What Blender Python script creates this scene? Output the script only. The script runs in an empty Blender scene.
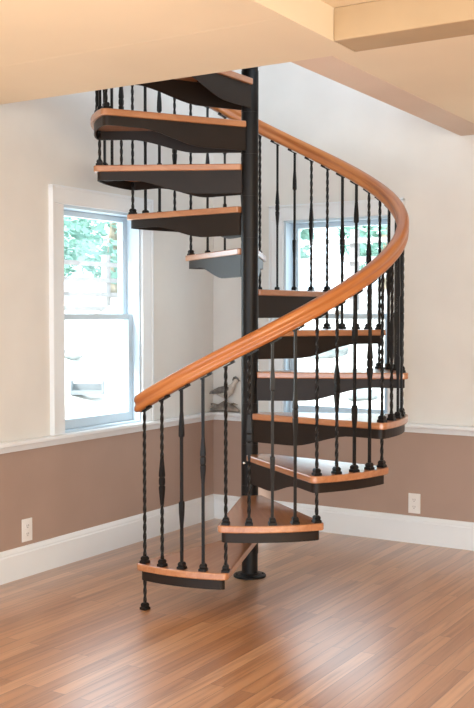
import bpy, bmesh, math, random
from mathutils import Vector, Matrix
random.seed(7)
S = bpy.context.scene
C = S.collection
PI = math.pi
R = math.radians

# ------------------------------------------------------------------ camera
cam_d = bpy.data.cameras.new('camera')
cam = bpy.data.objects.new('camera', cam_d); C.objects.link(cam)
cam.location = (3.584, -5.51, 1.318)
cam.rotation_euler = (R(90 - 2.263), 0, R(31.72))
cam_d.sensor_fit = 'VERTICAL'; cam_d.sensor_height = 36; cam_d.lens = 52.06
cam_d.clip_start = 0.05
S.camera = cam

# ------------------------------------------------------------------ world, sun, lights, exposure
S.view_settings.view_transform = 'Standard'
S.view_settings.look = 'None'
S.view_settings.gamma = 1
S.view_settings.use_curve_mapping = False
S.view_settings.exposure = 0.90
w = bpy.data.worlds.new('world'); S.world = w; w.use_nodes = True
bg = w.node_tree.nodes['Background']
bg.inputs['Color'].default_value = (0.76, 0.88, 1.0, 1)
bg.inputs['Strength'].default_value = 2.4

def lamp(name, kind, loc, rot, energy, color, size=None, size_y=None, spread=None):
    d = bpy.data.lights.new(name, kind); d.energy = energy; d.color = color
    if kind == 'AREA':
        d.shape = 'RECTANGLE'; d.size = size; d.size_y = size_y or size
        if spread: d.spread = spread
    o = bpy.data.objects.new(name, d); C.objects.link(o)
    o.location = loc; o.rotation_euler = rot
    return o
sun = lamp('sun', 'SUN', (0, 0, 12), (R(38), R(-18), 0), 6.0, (1.0, 0.98, 0.95)); sun.data.angle = R(3)



# added warm fill out of view, aimed at the left wall
lamp('warm_fill', 'AREA', (5.6, -5.0, 1.7), (0, R(90), R(-20)), 75, (1.0, 0.88, 0.70), 2.0, 3.0)
# added unseen warm area light, low down and aimed up at the soffit
lamp('soffit_uplight', 'AREA', (1.6, -4.6, 0.9), (R(180), 0, 0), 12, (1.0, 0.80, 0.55), 1.6, 1.2)
# high window of the stairwell
lamp('stairwell_daylight', 'AREA', (3.6, -2.0, 4.1), (0, R(75), R(-20)), 14, (0.50, 0.74, 1.0), 1.4, 1.4)

# ------------------------------------------------------------------ materials
def new_mat(name):
    m = bpy.data.materials.new(name); m.use_nodes = True
    nt = m.node_tree; b = nt.nodes['Principled BSDF']
    return m, nt, b
def N(nt, t, **k):
    n = nt.nodes.new(t)
    for a, v in k.items(): setattr(n, a, v)
    return n
def ramp(nt, stops):
    n = N(nt, 'ShaderNodeValToRGB'); cr = n.color_ramp
    while len(cr.elements) < len(stops): cr.elements.new(0.5)
    for e, (p, c) in zip(cr.elements, stops): e.position = p; e.color = (*c, 1)
    return n
def paint(name, col, rough=0.6, var=0.04, scale=3, bump=0.02, spec=0.4):
    m, nt, b = new_mat(name)
    tc = N(nt, 'ShaderNodeTexCoord')
    no = N(nt, 'ShaderNodeTexNoise'); no.inputs['Scale'].default_value = scale; no.inputs['Detail'].default_value = 3
    nt.links.new(tc.outputs['Object'], no.inputs['Vector'])
    lo = tuple(c * (1 - var) for c in col); hi = tuple(min(1, c * (1 + var)) for c in col)
    r = ramp(nt, [(0.3, lo), (0.7, hi)])
    nt.links.new(no.outputs['Fac'], r.inputs['Fac']); nt.links.new(r.outputs['Color'], b.inputs['Base Color'])
    b.inputs['Roughness'].default_value = rough
    b.inputs['Specular IOR Level'].default_value = spec
    if bump:
        n2 = N(nt, 'ShaderNodeTexNoise'); n2.inputs['Scale'].default_value = 220
        nt.links.new(tc.outputs['Object'], n2.inputs['Vector'])
        bp = N(nt, 'ShaderNodeBump'); bp.inputs['Strength'].default_value = bump; bp.inputs['Distance'].default_value = 0.01
        nt.links.new(n2.outputs['Fac'], bp.inputs['Height']); nt.links.new(bp.outputs['Normal'], b.inputs['Normal'])
    return m
def wood(name, dark, mid, light, axis='X', coord='Object', rough=0.35, scale=1.0, coat=0.3):
    m, nt, b = new_mat(name)
    tc = N(nt, 'ShaderNodeTexCoord'); mp = N(nt, 'ShaderNodeMapping')
    nt.links.new(tc.outputs[coord], mp.inputs['Vector'])
    sc = {'X': (1.5, 22, 22), 'Y': (22, 1.5, 22)}[axis]
    mp.inputs['Scale'].default_value = tuple(s * scale for s in sc)
    n1 = N(nt, 'ShaderNodeTexNoise'); n1.inputs['Scale'].default_value = 1.6; n1.inputs['Detail'].default_value = 6; n1.inputs['Distortion'].default_value = 0.8
    nt.links.new(mp.outputs['Vector'], n1.inputs['Vector'])
    r = ramp(nt, [(0.28, dark), (0.5, mid), (0.72, light)])
    nt.links.new(n1.outputs['Fac'], r.inputs['Fac'])
    nt.links.new(r.outputs['Color'], b.inputs['Base Color'])
    b.inputs['Roughness'].default_value = rough
    b.inputs['Coat Weight'].default_value = coat; b.inputs['Coat Roughness'].default_value = 0.22; b.inputs['Coat IOR'].default_value = 1.75 if coat == 1.0 else 1.5
    return m

M = {}
M['wall'] = paint('wall_paint', (0.73, 0.715, 0.68), 0.7)
M['wainscot'] = paint('wainscot_paint', (0.40, 0.285, 0.232), 0.55)
M['trim'] = paint('white_trim', (0.79, 0.83, 0.86), 0.35, 0.02)  # bluish tint puts the window glare into the white paint
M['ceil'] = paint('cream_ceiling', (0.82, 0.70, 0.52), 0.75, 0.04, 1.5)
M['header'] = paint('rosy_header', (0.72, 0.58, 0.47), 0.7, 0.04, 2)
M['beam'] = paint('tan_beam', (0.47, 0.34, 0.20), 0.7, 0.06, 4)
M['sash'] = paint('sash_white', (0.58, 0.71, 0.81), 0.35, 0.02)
M['plate'] = paint('outlet_plastic', (0.82, 0.80, 0.78), 0.4, 0.01, bump=0)
M['slot'] = paint('outlet_slot', (0.10, 0.09, 0.09), 0.6, 0.01, bump=0)
M['steel'] = paint('dark_steel', (0.007, 0.0065, 0.0065), 0.40, 0.15, 9, 0.03, 0.25)
M['steel_plate'] = paint('dark_steel_plate', (0.017, 0.011, 0.008), 0.42, 0.15, 5, 0.03, 0.25)
M['bright'] = paint('bright_screw', (0.75, 0.72, 0.66), 0.25, 0.02, bump=0)
M['bright'].node_tree.nodes['Principled BSDF'].inputs['Metallic'].default_value = 0.8
M['rail'] = wood('oak_rail', (0.33, 0.095, 0.022), (0.46, 0.155, 0.038), (0.54, 0.21, 0.06), 'X', 'UV', 0.32, 1.0)
M['tread'] = wood('oak_tread', (0.37, 0.135, 0.045), (0.44, 0.175, 0.065), (0.51, 0.23, 0.095), 'X', 'Object', 0.35, 1.0, 1.0)
M['bird_grey'] = paint('bird_grey', (0.16, 0.15, 0.14), 0.6, 0.5, 40)
M['bird_pale'] = paint('bird_pale', (0.50, 0.46, 0.41), 0.6, 0.25, 40)
M['drift'] = paint('driftwood_grey', (0.24, 0.21, 0.18), 0.8, 0.5, 30)
M['bark'] = paint('tree_bark', (0.30, 0.24, 0.18), 0.9, 0.3, 8)
M['leaf'] = paint('tree_leaf', (0.25, 0.42, 0.35), 0.7, 0.35, 2)
M['rock'] = paint('garden_rock', (0.20, 0.22, 0.22), 0.9, 0.3, 5)
M['fence'] = paint('weathered_fence', (0.27, 0.245, 0.24), 0.8, 0.15, 5)
M['ground'] = paint('pale_gravel', (0.70, 0.68, 0.64), 0.95, 0.1, 4)
M['planter'] = paint('planter_grey', (0.18, 0.19, 0.20), 0.8, 0.1, 5)

# glass: see-through with a fresnel reflection
m, nt, b = new_mat('window_glass'); nt.nodes.remove(b)
out = nt.nodes['Material Output']; tr = N(nt, 'ShaderNodeBsdfTransparent'); gl = N(nt, 'ShaderNodeBsdfGlossy'); gl.inputs['Roughness'].default_value = 0.02
tr.inputs['Color'].default_value = (0.95, 0.985, 0.98, 1)
lw = N(nt, 'ShaderNodeLayerWeight'); lw.inputs['Blend'].default_value = 0.5
p5 = N(nt, 'ShaderNodeMath', operation='POWER'); p5.inputs[1].default_value = 5.0; nt.links.new(lw.outputs['Facing'], p5.inputs[0])
fr = N(nt, 'ShaderNodeMath', operation='MULTIPLY_ADD'); fr.inputs[1].default_value = 0.95; fr.inputs[2].default_value = 0.04; nt.links.new(p5.outputs[0], fr.inputs[0])
mx = N(nt, 'ShaderNodeMixShader')
nt.links.new(fr.outputs[0], mx.inputs[0]); nt.links.new(tr.outputs[0], mx.inputs[1]); nt.links.new(gl.outputs[0], mx.inputs[2]); nt.links.new(mx.outputs[0], out.inputs[0])
M['glass'] = m

# strip-oak floor: boards run along Y
m, nt, b = new_mat('oak_strip_floor')
tc = N(nt, 'ShaderNodeTexCoord'); mp = N(nt, 'ShaderNodeMapping'); mp.inputs['Rotation'].default_value = (0, 0, R(90))
nt.links.new(tc.outputs['Object'], mp.inputs['Vector'])
br = N(nt, 'ShaderNodeTexBrick'); br.offset = 0.37; br.offset_frequency = 2
br.inputs['Scale'].default_value = 1.0; br.inputs['Brick Width'].default_value = 0.95; br.inputs['Row Height'].default_value = 0.062
br.inputs['Mortar Size'].default_value = 0.0012; br.inputs['Mortar Smooth'].default_value = 0.3; br.inputs['Bias'].default_value = 0.0
br.inputs['Color1'].default_value = (0, 0, 0, 1); br.inputs['Color2'].default_value = (1, 1, 1, 1); br.inputs['Mortar'].default_value = (0.5, 0.5, 0.5, 1)
nt.links.new(mp.outputs['Vector'], br.inputs['Vector'])
board = ramp(nt, [(0.0, (0.40, 0.19, 0.080)), (0.35, (0.49, 0.245, 0.108)), (0.7, (0.56, 0.295, 0.138)), (1.0, (0.64, 0.365, 0.19))])
nt.links.new(br.outputs['Color'], board.inputs['Fac'])
mp2 = N(nt, 'ShaderNodeMapping'); mp2.inputs['Scale'].default_value = (34, 1.6, 1)
nt.links.new(tc.outputs['Object'], mp2.inputs['Vector'])
# shift the grain from board to board
addv = N(nt, 'ShaderNodeVectorMath', operation='ADD'); nt.links.new(mp2.outputs['Vector'], addv.inputs[0]); 
sclv = N(nt, 'ShaderNodeVectorMath', operation='SCALE'); sclv.inputs['Scale'].default_value = 37; nt.links.new(br.outputs['Color'], sclv.inputs[0]); nt.links.new(sclv.outputs[0], addv.inputs[1])
gn = N(nt, 'ShaderNodeTexNoise'); gn.inputs['Scale'].default_value = 1.3; gn.inputs['Detail'].default_value = 7; gn.inputs['Distortion'].default_value = 0.6
nt.links.new(addv.outputs[0], gn.inputs['Vector'])
gr = ramp(nt, [(0.3, (0.52, 0.42, 0.36)), (0.55, (1, 1, 1)), (0.75, (1.0, 1.0, 1.0))])
nt.links.new(gn.outputs['Fac'], gr.inputs['Fac'])
mul = N(nt, 'ShaderNodeMix', data_type='RGBA', blend_type='MULTIPLY'); mul.inputs[0].default_value = 0.8
nt.links.new(board.outputs['Color'], mul.inputs[6]); nt.links.new(gr.outputs['Color'], mul.inputs[7])
mo = N(nt, 'ShaderNodeMix', data_type='RGBA', blend_type='MIX'); mo.inputs[7].default_value = (0.14, 0.07, 0.04, 1)
nt.links.new(br.outputs['Fac'], mo.inputs[0]); nt.links.new(mul.outputs[2], mo.inputs[6])
nt.links.new(mo.outputs[2], b.inputs['Base Color'])
b.inputs['Roughness'].default_value = 0.38; b.inputs['Coat Weight'].default_value = 1.0; b.inputs['Coat Roughness'].default_value = 0.30; b.inputs['Coat IOR'].default_value = 1.75
bp = N(nt, 'ShaderNodeBump'); bp.inputs['Strength'].default_value = 0.25; bp.inputs['Distance'].default_value = 0.002
inv = N(nt, 'ShaderNodeMath', operation='SUBTRACT'); inv.inputs[0].default_value = 1.0
nt.links.new(br.outputs['Fac'], inv.inputs[1]); nt.links.new(inv.outputs[0], bp.inputs['Height']); nt.links.new(bp.outputs['Normal'], b.inputs['Normal'])
M['floor'] = m

# ------------------------------------------------------------------ helpers
def obj(name, bm, mats, parent=None, loc=(0, 0, 0), rotz=0, smooth=False, bevel=0):
    me = bpy.data.meshes.new(name)
    bmesh.ops.recalc_face_normals(bm, faces=bm.faces[:])
    bm.to_mesh(me); bm.free()
    for mm in (mats if isinstance(mats, (list, tuple)) else [mats]): me.materials.append(mm)
    if smooth:
        for p in me.polygons: p.use_smooth = True
    o = bpy.data.objects.new(name, me); C.objects.link(o)
    o.location = loc; o.rotation_euler = (0, 0, rotz)
    if parent: o.parent = parent
    if bevel:
        md = o.modifiers.new('bevel', 'BEVEL'); md.width = bevel; md.segments = 2; md.limit_method = 'ANGLE'
    return o
def thing(name, label, cat, loc=(0, 0, 0), rotz=0, group=None):
    o = bpy.data.objects.new(name, None); C.objects.link(o)
    o.empty_display_size = 0.1
    o.location = loc; o.rotation_euler = (0, 0, rotz)
    o['label'] = label; o['category'] = cat
    if group: o['group'] = group
    return o
def tag(o, label, cat, group=None, kind=None):
    o['label'] = label; o['category'] = cat
    if group: o['group'] = group
    if kind: o['kind'] = kind
    return o
def box(bm, a, b, mi=0, mat=None):
    xs = (min(a[0], b[0]), max(a[0], b[0])); ys = (min(a[1], b[1]), max(a[1], b[1])); zs = (min(a[2], b[2]), max(a[2], b[2]))
    v = [bm.verts.new((x, y, z)) for z in zs for y in ys for x in xs]
    if mat:
        for q in v: q.co = mat @ q.co
    for f in ((0, 1, 3, 2), (4, 5, 7, 6), (0, 1, 5, 4), (2, 3, 7, 6), (0, 2, 6, 4), (1, 3, 7, 5)):
        fc = bm.faces.new([v[i] for i in f]); fc.material_index = mi
def prism(bm, pts, z0, z1, mi=0):
    lo = [bm.verts.new((x, y, z0)) for x, y in pts]; hi = [bm.verts.new((x, y, z1)) for x, y in pts]
    n = len(pts)
    bm.faces.new(lo[::-1]).material_index = mi; bm.faces.new(hi).material_index = mi
    for i in range(n):
        bm.faces.new((lo[i], lo[(i + 1) % n], hi[(i + 1) % n], hi[i])).material_index = mi
def lathe(bm, prof, n=32, c=(0, 0)):
    rings = []
    for r, z in prof:
        rings.append([bm.verts.new((c[0] + r * math.cos(2 * PI * i / n), c[1] + r * math.sin(2 * PI * i / n), z)) for i in range(n)])
    for a, b in zip(rings, rings[1:]):
        for i in range(n): bm.faces.new((a[i], a[(i + 1) % n], b[(i + 1) % n], b[i]))
    bm.faces.new(rings[0][::-1]); bm.faces.new(rings[-1])
    bm.edges.ensure_lookup_table()
    for e in bm.edges:
        if abs(e.verts[0].co.z - e.verts[1].co.z) < 1e-7: e.smooth = False
def sweep(bm, rings, uv=None, us=None):
    """rings: list of lists of Vector, closed profile"""
    vr = [[bm.verts.new(p) for p in r] for r in rings]
    n = len(vr[0]); L = bm.loops.layers.uv.verify() if uv else None
    for k in range(len(vr) - 1):
        for i in range(n):
            j = (i + 1) % n
            f = bm.faces.new((vr[k][i], vr[k][j], vr[k + 1][j], vr[k + 1][i])); f.smooth = True
            if uv:
                vv = [uv[i], uv[i + 1], uv[i + 1], uv[i]]; uu = [us[k], us[k], us[k + 1], us[k + 1]]
                for lp, a, b in zip(f.loops, uu, vv): lp[L].uv = (a, b)
    for r in (vr[0][::-1], vr[-1]):
        f = bm.faces.new(r)
        if uv:
            for lp in f.loops: lp[L].uv = (lp.vert.co.z * 1.0, lp.vert.co.x)
def structure(o): o['kind'] = 'structure'; return o

# ------------------------------------------------------------------ room shell
# x runs along the back wall, y along the left wall (negative = towards the camera)
XE, YE, ZT = 6.0, -7.0, 5.0
bm = bmesh.new(); box(bm, (-0.15, YE, -0.12), (XE, 0.15, 0.0)); structure(obj('floor', bm, M['floor']))

WSP = 0.66     # paint changes colour behind the chair rail
LO = (-1.450, -0.775); BO = (0.520, 1.215); WZ = (0.69, 1.885)    # window openings
bm = bmesh.new()
box(bm, (-0.15, YE, 0), (0, 0.15, WSP), 1)
box(bm, (-0.15, YE, WSP), (0, LO[0], ZT), 0); box(bm, (-0.15, LO[1], WSP), (0, 0.15, ZT), 0)
box(bm, (-0.15, LO[0], WSP), (0, LO[1], WZ[0]), 0); box(bm, (-0.15, LO[0], WZ[1]), (0, LO[1], ZT), 0)
structure(obj('wall_left', bm, [M['wall'], M['wainscot']]))
bm = bmesh.new()
box(bm, (0, 0, 0), (XE, 0.15, WSP), 1)
box(bm, (0, 0, WSP), (BO[0], 0.15, ZT), 0); box(bm, (BO[1], 0, WSP), (XE, 0.15, ZT), 0)
box(bm, (BO[0], 0, WSP), (BO[1], 0.15, WZ[0]), 0); box(bm, (BO[0], 0, WZ[1]), (BO[1], 0.15, ZT), 0)
structure(obj('wall_back', bm, [M['wall'], M['wainscot']]))

bm = bmesh.new(); box(bm, (XE, YE, 0), (XE + 0.15, 0.15, 2.62)); structure(obj('added_wall_right', bm, M['wall']))  # unseen wall, added to cut the sky light entering from this side

# loft floor over the near part and the right part of the room, open above the stair
EX, EY, EZ = 1.635, -1.963, 2.30
bm = bmesh.new()
box(bm, (0, YE, 2.42), (XE, EY, 2.62)); box(bm, (0, YE, 2.3003), (1.915, -2.5, 2.42)); box(bm, (EX, EY, 2.42), (XE, 0, 2.62))
structure(obj('ceiling', bm, M['ceil']))
bm = bmesh.new(); box(bm, (0, YE, 2.62), (XE, EY, 2.665)); box(bm, (EX, EY, 2.62), (XE, 0, 2.665))
structure(obj('floor', bm, M['floor']))
bm = bmesh.new()                 # lowered drywall soffit along the opening's near edge
box(bm, (0, -2.50, EZ), (1.915, EY, 2.42)); structure(obj('trim_1', bm, M['ceil']))
bm = bmesh.new()                 # header along the right edge of the opening
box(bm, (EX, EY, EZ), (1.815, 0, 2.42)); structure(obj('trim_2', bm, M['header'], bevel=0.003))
bm = bmesh.new()
box(bm, (1.815, EY, 2.302), (XE, 0, 2.42)); structure(obj('trim_3', bm, M['ceil']))
bm = bmesh.new()                 # tan beam
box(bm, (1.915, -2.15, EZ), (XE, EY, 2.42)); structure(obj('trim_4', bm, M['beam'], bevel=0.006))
bm = bmesh.new(); box(bm, (-0.15, YE, ZT), (XE, 0.15, ZT + 0.15)); structure(obj('ceiling', bm, M['wall']))

# baseboards with a moulded top, chair rail / window stool
def molding(name, prof, axis, mat, a0, a1):
    bm = bmesh.new()
    rr = []
    for a in (a0, a1):
        rr.append([Vector((d, a, z)) if axis == 'L' else Vector((a, -d, z)) for d, z in prof])
    vr = [[bm.verts.new(p) for p in r] for r in rr]; n = len(prof)
    for i in range(n): bm.faces.new((vr[0][i], vr[0][(i + 1) % n], vr[1][(i + 1) % n], vr[1][i]))
    bm.faces.new(vr[0]); bm.faces.new(vr[1])
    return structure(obj(name, bm, mat))
BB = [(0, 0), (0.018, 0), (0.018, 0.122), (0.014, 0.128), (0.014, 0.136), (0.009, 0.146), (0.006, 0.152), (0, 0.155)]
molding('baseboard_left', BB, 'L', M['trim'], YE, 0)
molding('baseboard_back', BB, 'B', M['trim'], 0, XE)
CR = [(0, 0.638), (0.016, 0.638), (0.020, 0.648), (0.026, 0.664), (0.046, 0.668), (0.050, 0.674), (0.050, 0.686), (0.046, 0.691), (0, 0.691)]
molding('trim_5', CR, 'L', M['trim'], YE, 0)
molding('trim_6', CR, 'B', M['trim'], 0.0, XE)

# double-hung windows
def window(idx, u0, u1, place):
    """u along the wall, d = depth outward from the wall face, z up"""
    root = bpy.data.objects.new('window_%d' % idx, None); C.objects.link(root); root['kind'] = 'structure'
    root.location = place(u0 + (u1 - u0) / 2, 0, WZ[0])
    loc = root.location.copy()
    def B(bm, ua, ub, da, db, za, zb):
        a = Vector(place(ua, da, za)) - loc; b = Vector(place(ub, db, zb)) - loc
        box(bm, a, b)
    z0, z1 = WZ; cw = 0.085
    bm = bmesh.new()
    B(bm, u0 - cw, u0, -0.022, 0, z0, z1); B(bm, u1, u1 + cw, -0.022, 0, z0, z1); B(bm, u0 - cw, u1 + cw, -0.022, 0, z1, z1 + cw)
    obj('casing', bm, M['trim'], root, bevel=0.004)
    bm = bmesh.new()   # outer back band
    B(bm, u0 - cw - 0.008, u0 - cw + 0.004, -0.03, 0, z0, z1 + cw); B(bm, u1 + cw - 0.004, u1 + cw + 0.008, -0.03, 0, z0, z1 + cw)
    B(bm, u0 - cw - 0.008, u1 + cw + 0.008, -0.03, 0, z1 + cw - 0.004, z1 + cw + 0.008)
    obj('back_band', bm, M['trim'], root)
    bm = bmesh.new()   # jamb lining
    B(bm, u0, u0 + 0.014, -0.005, 0.15, z0, z1); B(bm, u1 - 0.014, u1, -0.005, 0.15, z0, z1); B(bm, u0 + 0.014, u1 - 0.014, -0.005, 0.15, z1 - 0.014, z1)
    B(bm, u0 + 0.014, u1 - 0.014, -0.005, 0.18, z0 - 0.004, z0 + 0.012)
    obj('jamb', bm, M['sash'], root)
    mid = z0 + (z1 - z0) * 0.505
    for nm, da, db, za, zb, bot in (('upper_sash', 0.085, 0.12, mid - 0.005, z1 - 0.014, 0.028), ('lower_sash', 0.045, 0.08, z0 + 0.012, mid + 0.022, 0.05)):
        bm = bmesh.new(); st = 0.034; ua, ub = u0 + 0.014, u1 - 0.014
        B(bm, ua, ua + st, da, db, za, zb); B(bm, ub - st, ub, da, db, za, zb)
        B(bm, ua + st, ub - st, da, db, za, za + bot); B(bm, ua + st, ub - st, da, db, zb - 0.030, zb)
        s = obj(nm, bm, M['sash'], root, bevel=0.003)
        bm = bmesh.new(); B(bm, ua + st - 0.004, ub - st + 0.004, (da + db) / 2 - 0.002, (da + db) / 2 + 0.002, za + bot - 0.004, zb - 0.026)
        obj('pane', bm, M['glass'], s)
    bm = bmesh.new(); uc = (u0 + u1) / 2
    B(bm, uc - 0.025, uc + 0.025, 0.045, 0.075, mid + 0.022, mid + 0.034); B(bm, uc - 0.008, uc + 0.03, 0.05, 0.06, mid + 0.034, mid + 0.042)
    obj('sash_lock', bm, M['bright'], root)
    return root
window(1, LO[0], LO[1], lambda u, d, z: (-d, u, z))
window(2, BO[0], BO[1], lambda u, d, z: (u, d, z))

# outlets
def outlet(place, label, rot):
    o = thing('wall_outlet', label, 'outlet', place, rot, 'duplex outlets in the brown wainscot')
    bm = bmesh.new(); box(bm, (-0.0365, -0.005, -0.0575), (0.0365, 0, 0.0575)); obj('cover_plate', bm, M['plate'], o, bevel=0.002)
    for s in (-1, 1):
        bm = bmesh.new(); pts = []
        for i in range(24):
            a = 2 * PI * i / 24; pts.append((0.0165 * math.cos(a), max(-0.0125, min(0.0125, 0.0165 * math.sin(a)))))
        lo = [bm.verts.new((x, -0.005, s * 0.0205 + z)) for x, z in pts]; hi = [bm.verts.new((x, -0.0075, s * 0.0205 + z)) for x, z in pts]
        bm.faces.new(hi)
        for i in range(24): bm.faces.new((lo[i], lo[(i + 1) % 24], hi[(i + 1) % 24], hi[i]))
        k = obj('socket', bm, M['plate'], o)
        bm = bmesh.new()
        for x in (-0.006, 0.006): box(bm, (x - 0.001, -0.0082, s * 0.0205 - 0.002), (x + 0.001, -0.0072, s * 0.0205 + 0.007))
        box(bm, (-0.002, -0.0082, s * 0.0205 - 0.010), (0.002, -0.0072, s * 0.0205 - 0.0055))
        obj('slot', bm, M['slot'], k)
    return o
outlet((0, -1.722, 0.232), 'white duplex outlet low on the left wall, below and left of the window', R(90))
outlet((1.378, 0, 0.228), 'white duplex outlet on the back wall, right of the staircase', 0)

# ------------------------------------------------------------------ spiral staircase
PX, PY = 0.958, -1.14
TH0 = R(-38.46 + 31.0); DL = R(30.586); RISE = 0.205; H1 = 0.2087; RB = 0.7501; RT = 0.780
RAIL0 = 0.897; NT = 12
stair = thing('spiral_staircase', 'black steel spiral staircase with oak treads and curving oak handrail', 'staircase', (PX, PY, 0))
def pol(r, th, z=0): return Vector((r * math.sin(th), -r * math.cos(th), z))
bm = bmesh.new(); lathe(bm, [(0.0405, 0.0), (0.0405, 2.535)], 40); o = obj('centre_pole', bm, M['steel'], stair)
for p in o.data.polygons: p.use_smooth = len(p.vertices) == 4
bm = bmesh.new(); lathe(bm, [(0.082, 0.0005), (0.082, 0.007), (0.079, 0.010), (0.052, 0.012), (0.046, 0.020), (0.043, 0.020)], 48); obj('base_plate', bm, M['steel'], stair)
for a in (40, 130, 220, 310):
    bm = bmesh.new(); lathe(bm, [(0.006, 0.009), (0.006, 0.014), (0.003, 0.016)], 6, (0.066 * math.cos(R(a)), 0.066 * math.sin(R(a)))); obj('bolt', bm, M['steel'], stair)

# tread outline, symmetrical about +X, pole at the origin
def outline(inset=0.0, corner=0.03, hi=2.2):
    r = RT - inset
    def side(ha, w0):
        w0 -= inset
        P = Vector((r * math.cos(ha), r * math.sin(ha))); A = Vector((0.030, w0))
        if inset:
            dirv = (P - A).normalized(); nrm = Vector((dirv.y, -dirv.x)); P = P + nrm * inset * 0.9
            ha = math.atan2(P.y, P.x); P = Vector((r * math.cos(ha), r * math.sin(ha)))
        up = [A]; d = (A - P).normalized(); q0 = P + d * corner; dth = corner / r
        q2 = Vector((r * math.cos(ha - dth), r * math.sin(ha - dth)))
        for i in range(7):
            t = i / 6; up.append(q0 * (1 - t) ** 2 + P * 2 * t * (1 - t) + q2 * t * t)
        for i in range(1, 7):
            a = (ha - dth) * (1 - i / 6); up.append(Vector((r * math.cos(a), r * math.sin(a))))
        return up
    up = side(DL / 2 + R(hi), 0.056); lo = side(DL / 2 + R(2.6), 0.045)
    dn = [Vector((p.x, -p.y)) for p in lo[:-1]][::-1]
    return up + dn      # from inner +y round the outer arc to inner -y
TW = 0.031
def make_tread(first=False):
    bm = bmesh.new(); prism(bm, [(p.x, p.y) for p in outline(hi=1.0 if first else 2.2)], -TW, 0)
    t = obj('tread', bm, M['tread'], stair, bevel=0.005)
    # steel carrier: one folded plate following the edge, deep at the pole and shallow at the outer end
    hi = 1.0 if first else 2.2; o1 = outline(0.016, hi=hi); o2 = outline(0.022, hi=hi)
    def depth(p):
        r = p.length
        t_ = min(1, max(0, (r - 0.26) / 0.34)); s = t_ * t_ * (3 - 2 * t_)
        return 0.044 if first else 0.112 * (1 - s) + 0.044 * s
    def dens(o):
        pts = []
        for a, b in zip(o, o[1:]):
            n = max(1, int((b - a).length / 0.04))
            for i in range(n): pts.append(a.lerp(b, i / n))
        return pts + [o[-1]]
    a_, b_ = dens(o1), dens(o2)
    n = min(len(a_), len(b_)); 
    if len(a_) != len(b_):
        # resample the inner loop to the outer one's count
        L = [0]
        for p, q in zip(b_, b_[1:]): L.append(L[-1] + (q - p).length)
        La = [0]
        for p, q in zip(a_, a_[1:]): La.append(La[-1] + (q - p).length)
        nb = []
        for s in La:
            s = s / La[-1] * L[-1]; k = 0
            while k < len(L) - 2 and L[k + 1] < s: k += 1
            f = (s - L[k]) / max(1e-9, L[k + 1] - L[k]); nb.append(b_[k].lerp(b_[k + 1], min(1, f)))
        b_ = nb
    bm = bmesh.new(); rows = []
    for p, q in zip(a_, b_):
        h = -TW - depth(p)
        rows.append([bm.verts.new((p.x, p.y, -TW)), bm.verts.new((p.x, p.y, h)), bm.verts.new((q.x, q.y, h)), bm.verts.new((q.x, q.y, -TW))])
    if first: rows = [r_ for r_, p in zip(rows, a_) if not (p.y > 0 and p.length < 0.75)]
    for r1, r2 in zip(rows, rows[1:]):
        for i in range(4): bm.faces.new((r1[i], r1[(i + 1) % 4], r2[(i + 1) % 4], r2[i]))
    bm.faces.new(rows[0]); bm.faces.new(rows[-1])
    c = obj('tread_bracket', bm, M['steel_plate'], t)
    bm = bmesh.new(); zs_ = 0.06 if first else 0.125
    lathe(bm, [(0.0405, -TW - zs_), (0.0425, -TW - zs_), (0.0425, 0.048), (0.0405, 0.048)], 40)
    sl = obj('pole_sleeve', bm, M['steel'], t)
    for p in sl.data.polygons: p.use_smooth = len(p.vertices) == 4
    bm = bmesh.new(); pts = [(0.03, 0.032), (0.28, 0.08), (0.28, -0.075), (0.03, -0.022)]
    prism(bm, pts, -TW - 0.006, -TW); obj('seat_plate', bm, M['steel_plate'], t)
    return t
proto = make_tread()
def copy_tree(o, parent):
    c = o.copy(); C.objects.link(c); c.parent = parent
    for ch in list(o.children): copy_tree(ch, c)
    return c
treads = [make_tread(True), proto] + [copy_tree(proto, stair) for _ in range(NT - 2)]
for k, t in enumerate(treads):
    t.location = (0, 0, H1 + k * RISE)
    t.rotation_euler = (0, 0, TH0 + (k + 0.5) * DL - PI / 2)
# set screw on the third sleeve
bm = bmesh.new(); a = R(180 + 31 + 120); 
v = pol(0.044, R(31 - 38), 0.575)
bmesh.ops.create_uvsphere(bm, u_segments=12, v_segments=8, radius=0.0075, matrix=Matrix.Translation(v) )
tag_screw = obj('set_screw', bm, M['bright'], stair, smooth=True); tag_screw['label'] = 'pale set screw on the pole beside the third tread'

# landing plate at the pole's top, reaching to the loft edge
bm = bmesh.new()
prism(bm, [(-0.05, 0.05), (0.078, 0.02), (0.078, -0.822), (-0.35, -0.822)], 2.535, 2.6645)
obj('landing_plate', bm, M['steel_plate'], stair)

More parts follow.
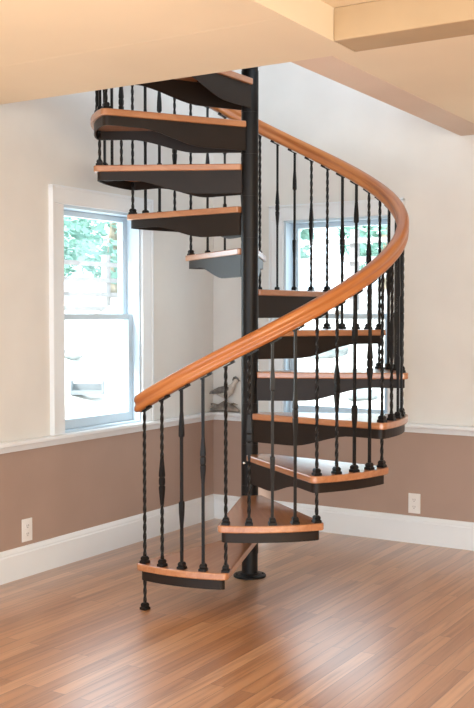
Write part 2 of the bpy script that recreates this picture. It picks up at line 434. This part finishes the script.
# balusters
def baluster_profile(kind, L, L0):
    """list of (z, half width, twist) from foot to top; L0 = height where the upper tread carries it"""
    T = L
    hw = 0.0057
    rows = []
    def tw(z): return (z / 0.010) * R(22) if kind in ('twist', 'knuckle_twist') else 0
    marks = {}
    step = 0.008 if kind in ('twist', 'knuckle_twist') else 0.04
    z = 0; zs = []
    while z < L: zs.append(z); z += step
    zs.append(L)
    kc = T - 0.357
    if kind.startswith('knuckle'):
        zs = [q for q in zs if abs(q - kc) > 0.105]
        base = [(kc - 0.10, .0057), (kc - 0.06, .0085), (kc - 0.032, .0102), (kc - 0.022, .0102), (kc - 0.018, .0075), (kc - 0.014, .0095), (kc - 0.006, .0102), (kc + 0.006, .0102), (kc + 0.014, .0095), (kc + 0.018, .0075), (kc + 0.022, .0102), (kc + 0.032, .0102), (kc + 0.06, .0085), (kc + 0.10, .0057)]
        rows = [(q, hw, tw(q)) for q in zs if q < kc] + [(q, h, 0) for q, h in base] + [(q, hw, tw(q)) for q in zs if q > kc]
    elif kind == 'flare':
        a, b = T - 0.205, T - 0.49
        sp = [(b - 0.11, .0057), (b - 0.05, .009), (b - 0.008, .0098), (b, .0092), (b + 0.004, .0057), (a - 0.004, .0057), (a, .0092), (a + 0.008, .0098), (a + 0.05, .009), (a + 0.11, .0057)]
        zs = [q for q in zs if not (b - 0.115 < q < b + 0.01 or a - 0.01 < q < a + 0.115)]
        rows = sorted([(q, hw, 0) for q in zs] + [(q, h, 0) for q, h in sp])
    else:
        rows = [(q, hw, tw(q)) for q in zs]
    return rows
def shoe_mesh():
    bm = bmesh.new()
    rings = []
    for h, z in ((0.0170, 0.0), (0.0170, 0.010), (0.0125, 0.014), (0.0135, 0.018), (0.0135, 0.024), (0.0095, 0.031)):
        rings.append([Vector((sx * h, sy * h, z)) for sx, sy in ((-1, -1), (1, -1), (1, 1), (-1, 1))])
    vr = [[bm.verts.new(p) for p in r] for r in rings]
    for p, q in zip(vr, vr[1:]):
        for i in range(4): bm.faces.new((p[i], p[(i + 1) % 4], q[(i + 1) % 4], q[i]))
    bm.faces.new(vr[0]); bm.faces.new(vr[-1])
    return bm
shoe0 = None
SL = math.atan2(RISE, DL * RB)
bm = bmesh.new()      # tab screwed under the rail, leaning with its slope
box(bm, (-0.010, -0.010, -0.003), (0.044, 0.010, 0.003)); box(bm, (0.026, -0.010, 0.003), (0.044, 0.010, 0.012))
tab_me = obj('rail_tab', bm, M['steel'], stair)
tab_free = True
for i in range(0, 4 * NT + 1):
    th = TH0 + i * DL / 4
    k = i // 4                      # index of the tread whose first corner or inside it stands on
    shared = i % 4 == 0
    if shared: zb = H1 + (k - 1) * RISE if k > 0 else 0.0
    else: zb = H1 + k * RISE
    ztop = RAIL0 + i * RISE / 4
    L = ztop - zb - 0.008
    kind = ('twist', 'knuckle_twist', 'flare', 'knuckle')[i % 4]
    bm = bmesh.new()
    rings = []
    for z, h, a in baluster_profile(kind, L, 0):
        c, s = math.cos(a), math.sin(a)
        rings.append([Vector((h * (c * x - s * y), h * (s * x + c * y), z)) for x, y in ((-1, -1), (1, -1), (1, 1), (-1, 1))])
    vr = [[bm.verts.new(p) for p in r] for r in rings]
    for p, q in zip(vr, vr[1:]):
        for e in range(4): bm.faces.new((p[e], p[(e + 1) % 4], q[(e + 1) % 4], q[e]))
    bm.faces.new(vr[0]); bm.faces.new(vr[-1])
    bal = obj('baluster', bm, M['steel'], stair, loc=pol(RB, th, zb), rotz=th)
    feet = [0.0] + ([H1 + k * RISE - zb] if shared and k < NT else [])
    for fz in feet:
        if shoe0 is None: s_ = obj('base_shoe', shoe_mesh(), M['steel'], bal); shoe0 = s_
        else: s_ = shoe0.copy(); C.objects.link(s_); s_.parent = bal
        s_.location = (0, 0, fz)
    if tab_free: t_ = tab_me; tab_free = False
    else: t_ = tab_me.copy(); C.objects.link(t_)
    t_.parent = bal; t_.location = (0, 0, L - 0.001); t_.rotation_euler = (0, -SL, 0)

# handrail: moulded oak section swept along the helix
prof = [(-0.019, 0.0), (-0.027, 0.006), (-0.0285, 0.020), (-0.0225, 0.028), (-0.0225, 0.036), (-0.0285, 0.043), (-0.0285, 0.056), (-0.022, 0.066), (-0.010, 0.071),
        (0.010, 0.071), (0.022, 0.066), (0.0285, 0.056), (0.0285, 0.043), (0.0225, 0.036), (0.0225, 0.028), (0.0285, 0.020), (0.027, 0.006), (0.019, 0.0)]
uv = [0]
for p, q in zip(prof, prof[1:] + prof[:1]): uv.append(uv[-1] + math.hypot(p[0] - q[0], p[1] - q[1]))
rings = []; us = []
a0 = TH0 - R(2.6); a1 = TH0 + NT * DL + R(3); n = 260
for k in range(n + 1):
    th = a0 + (a1 - a0) * k / n
    z = RAIL0 + (th - TH0) / DL * RISE
    rr = []
    for u_, v_ in prof:
        p = pol(RB + u_, th, z + v_ / math.cos(SL))
        rr.append(p)
    rings.append(rr); us.append((th - a0) * RB / math.cos(SL))
bm = bmesh.new(); sweep(bm, rings, uv, us)
obj('handrail', bm, M['rail'], stair)

# ------------------------------------------------------------------ bird figurine on driftwood, on the ledge in the corner
def blob(bm, pts, n=14):
    """tube through (point, rx, rz) with elliptical sections; axis mostly along x"""
    rings = []
    for p, ry, rz in pts:
        rings.append([Vector((p[0], p[1] + ry * math.cos(2 * PI * i / n), p[2] + rz * math.sin(2 * PI * i / n))) for i in range(n)])
    vr = [[bm.verts.new(q) for q in r] for r in rings]
    for a, b in zip(vr, vr[1:]):
        for i in range(n): bm.faces.new((a[i], a[(i + 1) % n], b[(i + 1) % n], b[i]))
    bm.faces.new(vr[0][::-1]); bm.faces.new(vr[-1])
BX, BY, BZ = 0.075, -0.032, 0.6905
d_ = thing('driftwood', 'grey weathered driftwood piece lying on the white ledge in the corner', 'ornament', (BX - 0.012, BY, BZ)); d_.scale = (1.25, 1.0, 1.0)
bm = bmesh.new()
blob(bm, [((-0.055, 0, 0.010), .004, .004), ((-0.03, 0, 0.018), .014, .014), ((0.0, 0.0, 0.028), .018, .024), ((0.03, 0, 0.040), .018, .032), ((0.06, 0, 0.034), .018, .030), ((0.09, 0, 0.024), .014, .020), ((0.12, 0, 0.012), .006, .008)], 12)
for v in bm.verts: v.co += Vector((random.uniform(-1, 1), random.uniform(-1, 1) * .6, random.uniform(-1, 1) if v.co.z > .012 else 0)) * 0.003; v.co.z = max(0, v.co.z)
obj('trunk', bm, M['drift'], d_, smooth=True)
for pts in ([((0.0, 0, 0.04), .008, .008), ((-0.04, 0.004, 0.050), .006, .006), ((-0.075, 0.006, 0.040), .003, .003)], [((0.06, 0, 0.05), .007, .007), ((0.09, -.003, 0.060), .005, .005), ((0.115, -.004, 0.052), .002, .002)]):
    bm = bmesh.new(); blob(bm, pts, 8); obj('branch', bm, M['drift'], d_, smooth=True)
b_ = thing('bird_figurine', 'small grey and white bird figurine perched on driftwood in the corner', 'figurine', (BX - 0.012, BY, BZ + 0.078)); b_.scale = (1.25, 1.0, 1.25)
bm = bmesh.new()
blob(bm, [((-0.022, 0, 0.040), .006, .005), ((-0.005, 0, 0.038), .017, .016), ((0.025, 0, 0.036), .026, .026), ((0.055, 0, 0.044), .029, .032), ((0.080, 0, 0.060), .025, .030), ((0.092, 0, 0.082), .020, .022), ((0.098, 0, 0.098), .018, .018), ((0.108, 0, 0.103), .015, .014), ((0.116, 0, 0.103), .006, .006)], 16)
bd = obj('body', bm, M['bird_pale'], b_, smooth=True)
bm = bmesh.new(); blob(bm, [((0.082, 0, 0.104), .006, .005), ((0.090, 0, 0.112), .015, .009), ((0.100, 0, 0.115), .016, .009), ((0.112, 0, 0.110), .010, .006), ((0.117, 0, 0.106), .004, .003)], 12); obj('cap', bm, M['bird_grey'], b_, smooth=True)
bm = bmesh.new(); blob(bm, [((0.114, 0, 0.103), .005, .005), ((0.130, 0, 0.100), .0008, .0008)], 8); obj('beak', bm, M['bird_grey'], b_, smooth=True)
for s in (-1, 1):
    bm = bmesh.new(); blob(bm, [((0.070, s * .024, 0.060), .006, .008), ((0.045, s * .027, 0.056), .007, .018), ((0.010, s * .022, 0.050), .006, .018), ((-0.03, s * .014, 0.040), .004, .010), ((-0.055, s * .008, 0.034), .001, .003)], 10)
    obj('wing', bm, M['bird_grey'], b_, smooth=True)
    bm = bmesh.new(); blob(bm, [((-0.01, 0, 0.040), .008, .004), ((-0.045, s * .010, 0.036 + s * .004), .008, .003), ((-0.075, s * .020, 0.034 + s * .010), .004, .002)], 8); obj('tail_feather', bm, M['bird_grey'], b_, smooth=True)
    bm = bmesh.new(); lathe(bm, [(0.0022, -0.004), (0.0018, 0.018)], 8, (0.045, s * 0.010)); obj('leg', bm, M['bird_grey'], b_)

# ------------------------------------------------------------------ outdoors seen through the windows
bm = bmesh.new()
G = 40
def gz(x, y):
    d = max(-x - 1.0, y - 1.0, 0)
    return -0.35 + 0.35 * min(d, 5.5) + 0.04 * math.sin(x * 1.7) * math.cos(y * 1.3)
grid = {}
for i in range(G + 1):
    for j in range(G + 1):
        x = -22 + 34 * i / G; y = -18 + 36 * j / G
        grid[i, j] = bm.verts.new((x, y, gz(x, y)))
for i in range(G):
    for j in range(G):
        cx = -22 + 34 * (i + .5) / G; cy = -18 + 36 * (j + .5) / G
        if cx > -0.7 and cy < 0.7: continue
        bm.faces.new((grid[i, j], grid[i + 1, j], grid[i + 1, j + 1], grid[i, j + 1]))
g = obj('garden_ground', bm, M['ground'], smooth=True); g['kind'] = 'structure'
def fence(p0, p1, z, label):
    p0, p1 = Vector(p0), Vector(p1); L = (p1 - p0).length; a = math.atan2(p1.y - p0.y, p1.x - p0.x)
    t = thing('garden_fence', label, 'fence', (p0.x, p0.y, z), a)
    for k, h in enumerate((0.10, 0.34, 0.53, 0.73, 0.95)):
        bm = bmesh.new(); box(bm, (0, -0.02, h), (L, 0.02, h + 0.06)); obj('rail', bm, M['fence'], t)
    n = int(L / 1.5)
    for k in range(n + 1):
        bm = bmesh.new(); x = 0.05 + k * (L - 0.1) / n; box(bm, (x - 0.045, 0.02, -1.0), (x + 0.045, 0.11, 1.12)); obj('post', bm, M['fence'], t)
fence((-5.5, 1.0, 0), (-5.5, 9.0, 0), 1.02, 'pale horizontal rail fence seen through the left window')
fence((-4.8, 5.6, 0), (3.0, 5.6, 0), 1.20, 'pale horizontal rail fence seen through the back window')
def tree(x, y, h, r, label):
    z = gz(x, y) - 0.1
    t = thing('garden_tree', label, 'tree', (x, y, z), 0, 'trees behind the garden fences')
    bm = bmesh.new(); lathe(bm, [(0.14, 0), (0.10, h * 0.5), (0.04, h * 0.9)], 10); obj('trunk', bm, M['bark'], t)
    bm = bmesh.new(); rnd = random.Random(int(x * 100 + y * 10))
    for _ in range(900):
        u = rnd.uniform(0, 2 * PI); v = math.acos(rnd.uniform(-1, 1)); q = r * rnd.uniform(0.35, 1) ** 0.5
        c = Vector((q * math.sin(v) * math.cos(u), q * math.sin(v) * math.sin(u), h * 0.68 + q * 1.1 * math.cos(v)))
        m_ = Matrix.Translation(c) @ Matrix.Rotation(rnd.uniform(0, PI), 4, Vector((rnd.random(), rnd.random(), rnd.random())).normalized())
        s = rnd.uniform(0.06, 0.13)
        vs = [bm.verts.new(m_ @ Vector(p)) for p in ((-s, 0, 0), (0, -s * .5, 0), (s, 0, 0), (0, s * .5, 0))]
        bm.faces.new(vs)
    obj('crown', bm, M['leaf'], t)
tree(-7.2, 6.4, 1.8, 0.85, 'leafy green tree at the left of the left window view')
tree(-7.6, 8.5, 1.8, 0.85, 'leafy green tree at the right of the left window view')
tree(-4.3, 8.1, 1.8, 0.80, 'leafy tree at the left of the back window view')
tree(-2.4, 8.3, 1.8, 0.80, 'leafy tree at the right of the back window view')
def rock(x, y, s, label, grp):
    bm = bmesh.new(); bmesh.ops.create_icosphere(bm, subdivisions=3, radius=1)
    rnd = random.Random(int(x * 77 + y * 31)); ph = [rnd.uniform(0, 6) for _ in range(3)]
    for v in bm.verts:
        k = 1 + 0.18 * math.sin(3 * v.co.x + ph[0]) * math.cos(4 * v.co.y + ph[1]) + 0.1 * math.sin(5 * v.co.z + ph[2])
        v.co = Vector((v.co.x * s * k, v.co.y * s * 0.8 * k, v.co.z * s * 0.45 * k))
    o = obj('garden_rock', bm, M['rock'], loc=(x, y, gz(x, y) + s * 0.15)); tag(o, label, 'rock', grp)
rock(-3.9, 3.95, 0.12, 'grey rock low at the right of the left window view', 'rocks on the garden bank')
rock(-4.3, 3.55, 0.15, 'grey rock on the bank in the middle of the left window view', 'rocks on the garden bank')
rock(-0.55, 3.45, 0.15, 'grey rock low in the back window view', 'rocks on the garden bank')
rock(-1.45, 4.55, 0.22, 'grey rock higher up the bank behind the back window', 'rocks on the garden bank')
# planter trough
pt = thing('planter_trough', 'low grey open planter trough outside the left window', 'planter', (-3.3, 2.68, gz(-3.3, 2.68) + 0.05), R(31))
bm = bmesh.new(); box(bm, (-0.17, -0.07, 0), (0.17, 0.07, 0.02)); box(bm, (-0.17, -0.07, 0.02), (-0.155, 0.07, 0.14)); box(bm, (0.155, -0.07, 0.02), (0.17, 0.07, 0.14)); box(bm, (-0.155, -0.07, 0.02), (0.155, -0.06, 0.045)); box(bm, (-0.155, 0.06, 0.02), (0.155, 0.07, 0.11))
obj('trough', bm, M['planter'], pt)
